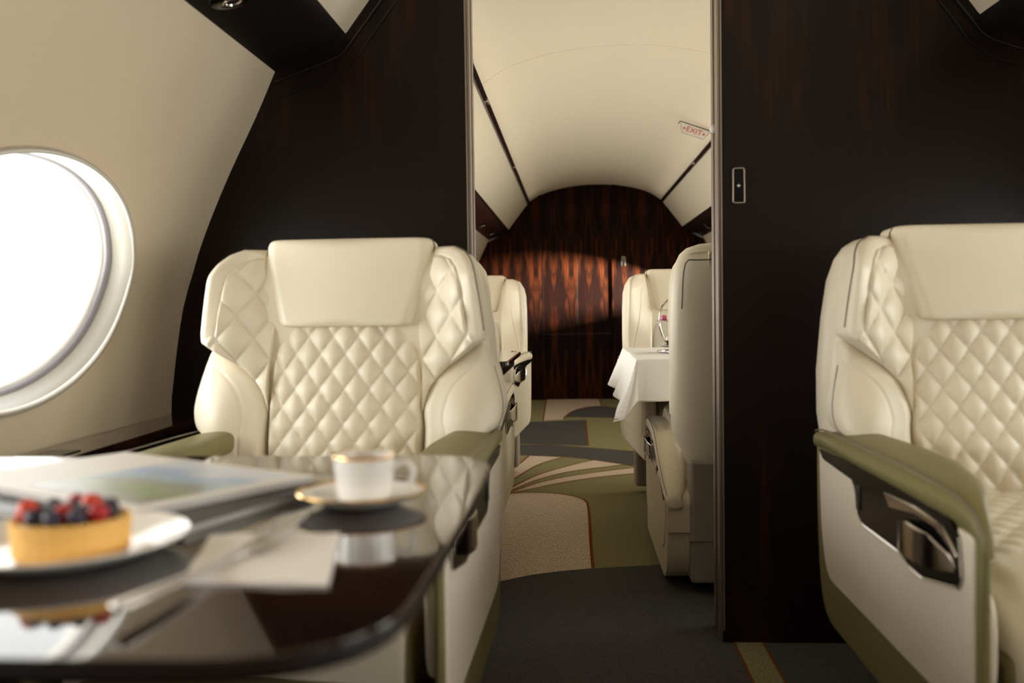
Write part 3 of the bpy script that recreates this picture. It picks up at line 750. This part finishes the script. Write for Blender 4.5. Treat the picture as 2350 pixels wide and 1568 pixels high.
def tart(cx, cy):
    z0 = TZ + .0045
    root = thing('fruit_tart', 'round golden pastry tart topped with red and dark berries', 'tart', (cx, cy, z0))
    R, h = .0475, .032
    prof = [(0, .001), (R - .004, .001), (R - .001, .003), (R, h * .6), (R + .001, h), (R - .001, h + .0015), (R - .005, h), (R - .006, h - .006), (0, h - .006)]
    n = 96; V = []; F = []; m = len(prof)
    for k in range(n):
        a = 2 * PI * k / n; fl = .0007 * math.cos(a * 30)
        for r, z in prof:
            rr = r + (fl if r > R - .006 else 0); V.append((rr * math.cos(a), rr * math.sin(a), z))
    for k in range(n):
        for i in range(m - 1):
            j = (k + 1) % n; F.append((k * m + i, j * m + i, j * m + i + 1, k * m + i + 1))
    mesh_obj('pastry_crust', V, F, M['crust'], root, ang=50)
    lathe('pastry_cream', [(0, h - .001), (R - .007, h - .003)], M['custard'], root)
    spots = []
    for ring, cnt in ((.033, 11), (.017, 6), (0, 1)):
        for k in range(cnt):
            a = 2 * PI * k / cnt + ring * 40; spots.append((ring * math.cos(a), ring * math.sin(a)))
    kinds = ['blueberry', 'raspberry', 'blueberry', 'blueberry', 'strawberry', 'blueberry', 'blueberry']
    for i, (x, y) in enumerate(spots):
        kd = kinds[i % 7]; mt = {'raspberry': M['rasp'], 'blueberry': M['blue'], 'strawberry': M['straw']}[kd]
        r = {'raspberry': .0085, 'blueberry': .0075, 'strawberry': .0095}[kd]
        o = ball(kd, r, mt, root, (x, y, h + r * .75), 3)
        if kd == 'raspberry':
            me = o.data; c = Vector((x, y, h + r * .75))
            for v in me.vertices:
                d = (v.co - c).normalized(); v.co = c + d * r * (1 + .12 * abs(math.sin(9 * d.x) * math.sin(9 * d.y + 1) * math.cos(8 * d.z)))
        elif kd == 'strawberry':
            for v in o.data.vertices: v.co.z = h + r * .75 + (v.co.z - h - r * .75) * (1.25 if v.co.z > h + r * .75 else .9)
tart(-.430, .822)

def cup(cx, cy):
    root = thing('saucer', 'white china saucer with a gold rim under the coffee cup', 'saucer', (cx, cy, TZ))
    lathe('saucer_body', [(0, .003), (.030, .003), (.036, .005), (.055, .011), (.0675, .0155), (.0685, .017), (.069, .0155), (.06, .010), (.04, .002), (.034, .0004), (0, .0004)], M['china'], root, n=72)
    lathe('gold_rim', [(.0655, .0153), (.0675, .01645), (.0688, .0175), (.0696, .0160), (.0680, .0146)], M['gold'], root, n=72)
    c = thing('coffee_cup', 'small straight white china coffee cup with a gold rim', 'cup', (cx + .006, cy - .012, TZ + .0034))
    lathe('cup_body', [(0, .0005), (.020, .0005), (.0255, .003), (.029, .008), (.0305, .02), (.0325, .05), (.033, .0525), (.0318, .0525), (.0295, .02), (.027, .008), (.02, .0045), (0, .0045)], M['china'], c, n=64)
    lathe('gold_rim', [(.0328, .0505), (.0336, .0520), (.0332, .0533), (.0320, .0533), (.0314, .0525)], M['gold'], c, n=64)
    tube('handle', [(.030, -.002, .040), (.043, -.003, .046), (.052, -.004, .038), (.050, -.004, .024), (.040, -.003, .014), (.029, -.002, .012)], .0032, M['china'], c, 10)
    k = lathe('coffee', [(0, .0445), (.0309, .0445), (.0305, .043), (0, .043)], M['coffee'], None, (cx + .006, cy - .012, TZ + .0034)); tag(k, 'brown coffee filling the small white cup nearly to its rim', 'coffee')
cup(-.228, 1.055)

def napkin():
    c = [(-.337, .900), (-.218, .908), (-.188, .742), (-.303, .747)]
    n = 26; V = []; F = []
    for L, zz in ((0, .0035), (1, .0004)):
        for i in range(n + 1):
            for j in range(n + 1):
                u, v = i / n, j / n
                x = (1 - u) * ((1 - v) * c[0][0] + v * c[3][0]) + u * ((1 - v) * c[1][0] + v * c[2][0])
                y = (1 - u) * ((1 - v) * c[0][1] + v * c[3][1]) + u * ((1 - v) * c[1][1] + v * c[2][1])
                V.append((x, y, TZ + zz + (1 - L) * (.0012 * math.sin(7 * u + 3 * v) ** 2 + .001 * math.sin(11 * v))))
    m = (n + 1) ** 2; ix = lambda L, i, j: L * m + i * (n + 1) + j
    for i in range(n):
        for j in range(n):
            F.append((ix(0, i, j), ix(0, i + 1, j), ix(0, i + 1, j + 1), ix(0, i, j + 1))); F.append((ix(1, i, j), ix(1, i + 1, j), ix(1, i + 1, j + 1), ix(1, i, j + 1)))
    for i in range(n):
        for a, b in (((i, 0), (i + 1, 0)), ((i, n), (i + 1, n)), ((0, i), (0, i + 1)), ((n, i), (n, i + 1))):
            F.append((ix(0, *a), ix(0, *b), ix(1, *b), ix(1, *a)))
    o = mesh_obj('napkin', V, F, M['napkin'], None, ang=60); tag(o, 'folded white linen napkin lying under the fork', 'napkin')
napkin()

def fork():
    A, B = np.array([-.308, .645]), np.array([-.262, .925]); d = (B - A); Ln = np.linalg.norm(d); ang = math.atan2(d[1], d[0])
    root = thing('fork', 'silver fork resting across the folded white napkin', 'fork', (A[0], A[1], TZ), ang)
    k = Ln / .28
    def strip(name, st):
        rings = []
        for x, hw, z, t in st:
            e = superell(16, hw, t, 2.4); rings.append([(x * k, a, z + b) for a, b in e])
        return loft(name, rings, M['silver'], root, ang=70)
    strip('handle', [(.0, .004, .0135, .0012), (.004, .0085, .0135, .002), (.03, .0085, .0125, .0022), (.08, .006, .010, .0022), (.12, .0042, .0085, .0022), (.150, .0042, .0085, .002), (.170, .0065, .0085, .0018), (.186, .0125, .008, .0016), (.200, .0140, .0085, .0015), (.212, .0138, .010, .0015)])
    for off in (-.0105, -.0035, .0035, .0105):
        rings = []
        for x, hw, z, t in ((.208, .0026, .0095, .0014), (.230, .0022, .012, .0013), (.255, .0020, .015, .0012), (.276, .0012, .018, .0009), (.28, .0005, .0185, .0004)):
            e = superell(10, hw, t, 2.2); rings.append([(x * k, off + a, z + b) for a, b in e])
        loft('tine', rings, M['silver'], root, ang=70)
fork()
# table setting: bring every piece to its size and place on the table
for o in [o for o in bpy.data.objects if o not in BEFORE and o.parent is None and o.name.split('.')[0] != 'dining_table']:
    l = o.location
    o.location = (l.x * TK, l.y * TK, TZ + (l.z - TZ) * TK); o.scale = (TK, TK, TK)

# ------------------------------------------------------------------ rear tables
def rear_left_table():
    root = thing('side_table', 'small dark glossy table with a black edge in front of the rear left seat', 'table', (-.5, 3.63, 0))
    pts = roundpoly([(-.46, -.40), (.291, -.40), (.297, .395), (-.46, .395)], [.01, .05, .09, .01], 8)
    slab('tabletop', pts, M['table_wood'], root, .632, .650, bev=.005, axis='z')
    slab('table_apron', [(a * .95 - .01, b * .93) for a, b in pts], M['black_gloss'], root, .592, .6315, bev=.008, axis='z')
    box('table_leg', (-.45, -.05, 0), (-.39, .05, .5915), M['lacquer'], root, .006)
    for x, y in ((.265, .33), (.23, -.36)):
        lathe('table_stud', [(0, .003), (.010, .003), (.012, .0)], M['chrome'], root, (x, y, .6502), 20)
rear_left_table()

def rear_right_table():
    x0, x1, y0, y1 = .212, 1.30, 3.27, 4.18; z = .650
    root = thing('dining_table', 'table hidden under the white cloth in the rear cabin', 'table', (.75, 3.72, 0))
    slab('tabletop', roundpoly([(x0 + .004 - .75, y0 + .004 - 3.72), (x1 - .75, y0 + .004 - 3.72), (x1 - .75, y1 - .004 - 3.72), (x0 + .004 - .75, y1 - .004 - 3.72)], .02), M['table_wood'], root, z - .03, z - .003, bev=.004, axis='z')
    box('table_leg', (.43, -.05, 0), (.50, .05, z - .0305), M['lacquer'], root, .006)
    D = .150; n = 90
    xs = np.r_[np.linspace(x0 - D, x0, 26)[:-1], np.linspace(x0, x1, 46)]
    ys = np.r_[np.linspace(y0 - D, y0, 26)[:-1], np.linspace(y0, y1, 40)[:-1], np.linspace(y1, y1 + .025, 8)]
    V = []; F = []
    for y in ys:
        for x in xs:
            ox = max(0., x0 - x); oy = max(0., y0 - y); oy2 = max(0., y - y1)
            o = math.hypot(ox, max(oy, oy2)); X = max(x, x0); Y = min(max(y, y0), y1)
            r = .012
            dz = 0 if o <= 0 else (o * o / (2 * r) if o < r else r / 2 + (o - r) * .94)
            corner = min(ox, max(oy, oy2)) / D
            fl = (.42 if ox > max(oy, oy2) else .14) + .22 * corner
            f = o / D
            wav = .010 * f * math.sin(X * 26 + 1.0) if max(oy, oy2) > ox else .010 * f * math.sin(Y * 13 + .4)
            Xp = X - ox * fl - (wav if ox > 0 and ox >= max(oy, oy2) else 0)
            Yp = Y - oy * fl + oy2 * fl - (wav if oy > ox else 0) + (wav if oy2 > ox else 0)
            V.append((Xp, Yp, z - dz + .0006 * math.sin(9 * X + 5 * Y)))
    nx = len(xs); 
    for i in range(len(ys) - 1):
        for j in range(nx - 1): F.append((i * nx + j, i * nx + j + 1, (i + 1) * nx + j + 1, (i + 1) * nx + j))
    o = mesh_obj('tablecloth', V, F, M['cloth'], None, ang=80)
    so = o.modifiers.new('thick', 'SOLIDIFY'); so.thickness = .0012; so.offset = -1
    tag(o, 'white linen cloth draped over the table in the rear cabin', 'tablecloth')
rear_right_table()

def tier_stand(cx, cy):
    z0 = .6505
    root = thing('tiered_stand', 'chrome tiered cake stand on the white tablecloth', 'cake stand', (cx, cy, z0))
    tube('base_ring', [(.088 * math.cos(a), .088 * math.sin(a), .006) for a in np.linspace(0, 2 * PI, 24, endpoint=False)], .0045, M['chrome'], root, 8, closed=True, res=60)
    for nm, z, r in (('lower_tray', .022, .088), ('upper_tray', .112, .094)):
        lathe(nm, [(0, 0), (r * .85, 0), (r, .005), (r + .002, .008), (r - .003, .0065), (r * .84, .003), (0, .003)], M['chrome'], root, (0, 0, z))
    lathe('top_bowl', [(0, 0), (.018, .001), (.030, .010), (.034, .026), (.032, .026), (.027, .012), (0, .004)], M['chrome'], root, (0, 0, .165))
    for a in (0, PI / 2):
        c, s = math.cos(a), math.sin(a)
        pts = [(.030, .008), (.060, .040), (.078, .085), (.082, .125), (.074, .165), (.050, .195), (.018, .207), (0, .208)]
        full = [(-x, z) for x, z in pts] + [(x, z) for x, z in pts[::-1]][1:]
        tube('frame_hoop', [(x * c, x * s, z) for x, z in full], .0036, M['chrome'], root, 8, res=90)
    tag(ball('macaron', .0135, M['pink'], None, (cx - .066, cy - .012, z0 + .115 + .0125), 3, .95), 'round pink glazed sweet on the upper tray of the chrome stand', 'sweet')
    tag(ball('macaron', .0135, M['cream_sweet'], None, (cx - .040, cy - .045, z0 + .115 + .0125), 3, .8), 'cream coloured sweet beside the pink one on the upper tray', 'sweet')
    t = thing('petit_four', 'dark chocolate sweet with a white top on the lower tray of the stand', 'sweet', (cx - .052, cy - .020, z0 + .0254))
    lathe('chocolate_base', [(0, 0), (.014, 0), (.015, .014), (.012, .020), (0, .021)], M['choc'], t, n=24)
    ball('cream_top', .0095, M['cream_sweet'], t, (0, 0, .026), 2)
    tag(ball('macaron', .011, M['pink'], None, (cx - .030, cy - .058, z0 + .025 + .0105), 3, .95), 'small pink sweet on the lower tray of the chrome stand', 'sweet')
tier_stand(.405, 3.70)

# ------------------------------------------------------------------ exit sign, door control
def exit_sign():
    c = Vector((.668, 5.45, 1.757)); ang = math.radians(19.8)
    root = thing('exit_sign', 'small white EXIT sign with red letters hanging from the ceiling', 'exit sign', c)
    root.rotation_euler = (0, ang, 0)
    pts = [(-.086, .026), (.086, .026), (.062, -.026), (-.060, -.026)]
    slab('sign_panel', pts, M['white_plastic'], root, -.004, .004, bev=.001, axis='y')
    fr = tube('sign_edge', [(-.094, -.004, .012), (-.088, -.004, .0285), (-.08, -.004, .0295), (.08, -.004, .0295), (.088, -.004, .0285), (.094, -.004, .014)], .0028, M['dark'], root, 6, smooth=False)
    fr2 = tube('sign_outline', [(-.084, -.0045, .024), (-.0595, -.0045, -.0255), (.0615, -.0045, -.0255), (.084, -.0045, .024)], .0009, M['dark'], root, 6, smooth=False)
    cu = bpy.data.curves.new('lettering', 'FONT'); cu.body = 'EXIT'; cu.size = .040; cu.align_x = 'CENTER'; cu.align_y = 'CENTER'; cu.extrude = .0006
    t = bpy.data.objects.new('lettering_text', cu); COL.objects.link(t); bpy.context.view_layer.update()
    me = bpy.data.meshes.new_from_object(t.evaluated_get(bpy.context.evaluated_depsgraph_get())); bpy.data.objects.remove(t, do_unlink=True)
    me.materials.clear(); me.materials.append(M['red_ink'])
    o = bpy.data.objects.new('lettering', me); link(o, root); o.location = (0, -.0052, .001); o.rotation_euler = (PI / 2, 0, 0); o.scale = (1.08, 1, 1)
    for s in (-1, 1):
        a = slab('arrow', [(s * .050, .008), (s * .064, .0005), (s * .050, -.007)], M['red_ink'], root, -.0055, -.0045, bev=0, axis='y')
exit_sign()

def door_control():
    root = thing('door_switch', 'slim bronze framed door switch on the dark wall right of the doorway', 'switch', (.404, YB0, 1.112))
    def rr(w, h, r): return roundpoly([(-w, -h), (w, -h), (w, h), (-w, h)], r, 6)
    P = [(a, -.003, b) for a, b in rr(.0135, .0415, .006)]
    tube('switch_frame', P, .0028, M['bronze'], root, 8, closed=True, smooth=False)
    slab('switch_button', rr(.0125, .0405, .005), M['black_gloss'], root, -.003, -.0002, bev=.0008, axis='y')
    for s in (-1, 1): slab('arrow_icon', [(s * .0012, .003), (s * .005, 0), (s * .0012, -.003)], M['white_plastic'], root, -.0034, -.0028, bev=0, axis='y')
    box('line_icon', (-.0004, -.0034, -.005), (.0004, -.0028, .005), M['white_plastic'], root)
door_control()

# ------------------------------------------------------------------ lights
W = bpy.data.worlds.new('daylight'); SC.world = W; W.use_nodes = True
bg = W.node_tree.nodes['Background']; bg.inputs['Color'].default_value = (1, .985, .955, 1); bg.inputs['Strength'].default_value = 3.2
def area(name, loc, direction, sx, sy, power, col=(1, .89, .75), spread=PI):
    L = bpy.data.lights.new(name, 'AREA'); L.shape = 'RECTANGLE'; L.size = sx; L.size_y = sy; L.energy = power; L.color = col; L.spread = spread
    o = bpy.data.objects.new(name, L); o.location = loc
    q = Vector(direction).to_track_quat('-Z', 'Y'); o.rotation_euler = q.to_euler(); return link(o)
# weak fill lamps added just below the ceiling strips, washing the headliner
for s in (-1, 1):
    area('cove_light', (XC + s * .535, 5.7, 1.69), (-s * .75, 0, .66), 5.6, .05, .8)
    area('cove_light', (XC + s * .535, .3, 1.69), (-s * .75, 0, .66), 4.0, .05, 3)
# area lamps added outside the windows, boosting the daylight in and up
for s in (-1, 1):
    for yc in ((LEFT_W + REAR_L) if s < 0 else (RIGHT_W + REAR_R)):
        if yc > 7 and s > 0: continue
        n = wall_n(WIN['z']); area('window_daylight', (XC + s * (wall_x(WIN['z']) + .42), yc, .70), (-s, 0, .22), 1.2, .8, (22 if yc > 6 else 34) if yc > 3.5 else 30 if yc > 2 else 23, (1, .96, .89), math.radians(130))
# spot lamp assumed outside the last right-hand window, throwing the rear-wall light patch
L = bpy.data.lights.new('sun_glint', 'SPOT'); L.energy = 6500; L.spot_size = math.radians(60); L.spot_blend = .4; L.shadow_soft_size = .06; L.color = (1, .93, .82)
o = bpy.data.objects.new('sun_glint', L); o.location = (2.17, 7.05, 1.01); o.rotation_euler = (Vector((1.41, 7.79, .99)) - Vector(o.location)).to_track_quat('-Z', 'Y').to_euler(); link(o)

# ------------------------------------------------------------------ camera
cd = bpy.data.cameras.new('camera'); cam = bpy.data.objects.new('camera', cd); COL.objects.link(cam); SC.camera = cam
cd.sensor_width = 36.0; cd.lens = 35.0; cd.clip_start = .02; cd.clip_end = 100
yaw, pitch, roll = math.radians(3.45758), math.radians(2.03218), math.radians(.8)
f = Vector((-math.sin(yaw) * math.cos(pitch), math.cos(yaw) * math.cos(pitch), -math.sin(pitch)))
r = Vector((math.cos(yaw), math.sin(yaw), 0)); u = r.cross(f)
r2 = math.cos(roll) * r - math.sin(roll) * u; u2 = math.cos(roll) * u + math.sin(roll) * r
cam.matrix_world = Matrix(((r2.x, u2.x, -f.x, 0), (r2.y, u2.y, -f.y, 0), (r2.z, u2.z, -f.z, .83), (0, 0, 0, 1)))
cd.dof.use_dof = True; cd.dof.focus_distance = 3.2; cd.dof.aperture_fstop = 3.8

SC.view_settings.view_transform = 'Standard'; SC.view_settings.look = 'None'; SC.view_settings.gamma = 1.0
SC.view_settings.exposure = 0.0
try: SC.view_settings.use_curve_mapping = False
except Exception: pass
SC.cycles.use_denoising = True
SC.cycles.max_bounces = 10; SC.cycles.diffuse_bounces = 6; SC.cycles.glossy_bounces = 5; SC.cycles.transparent_max_bounces = 12
SC.cycles.sample_clamp_indirect = 6.0
SC.cycles.caustics_reflective = False; SC.cycles.caustics_refractive = False
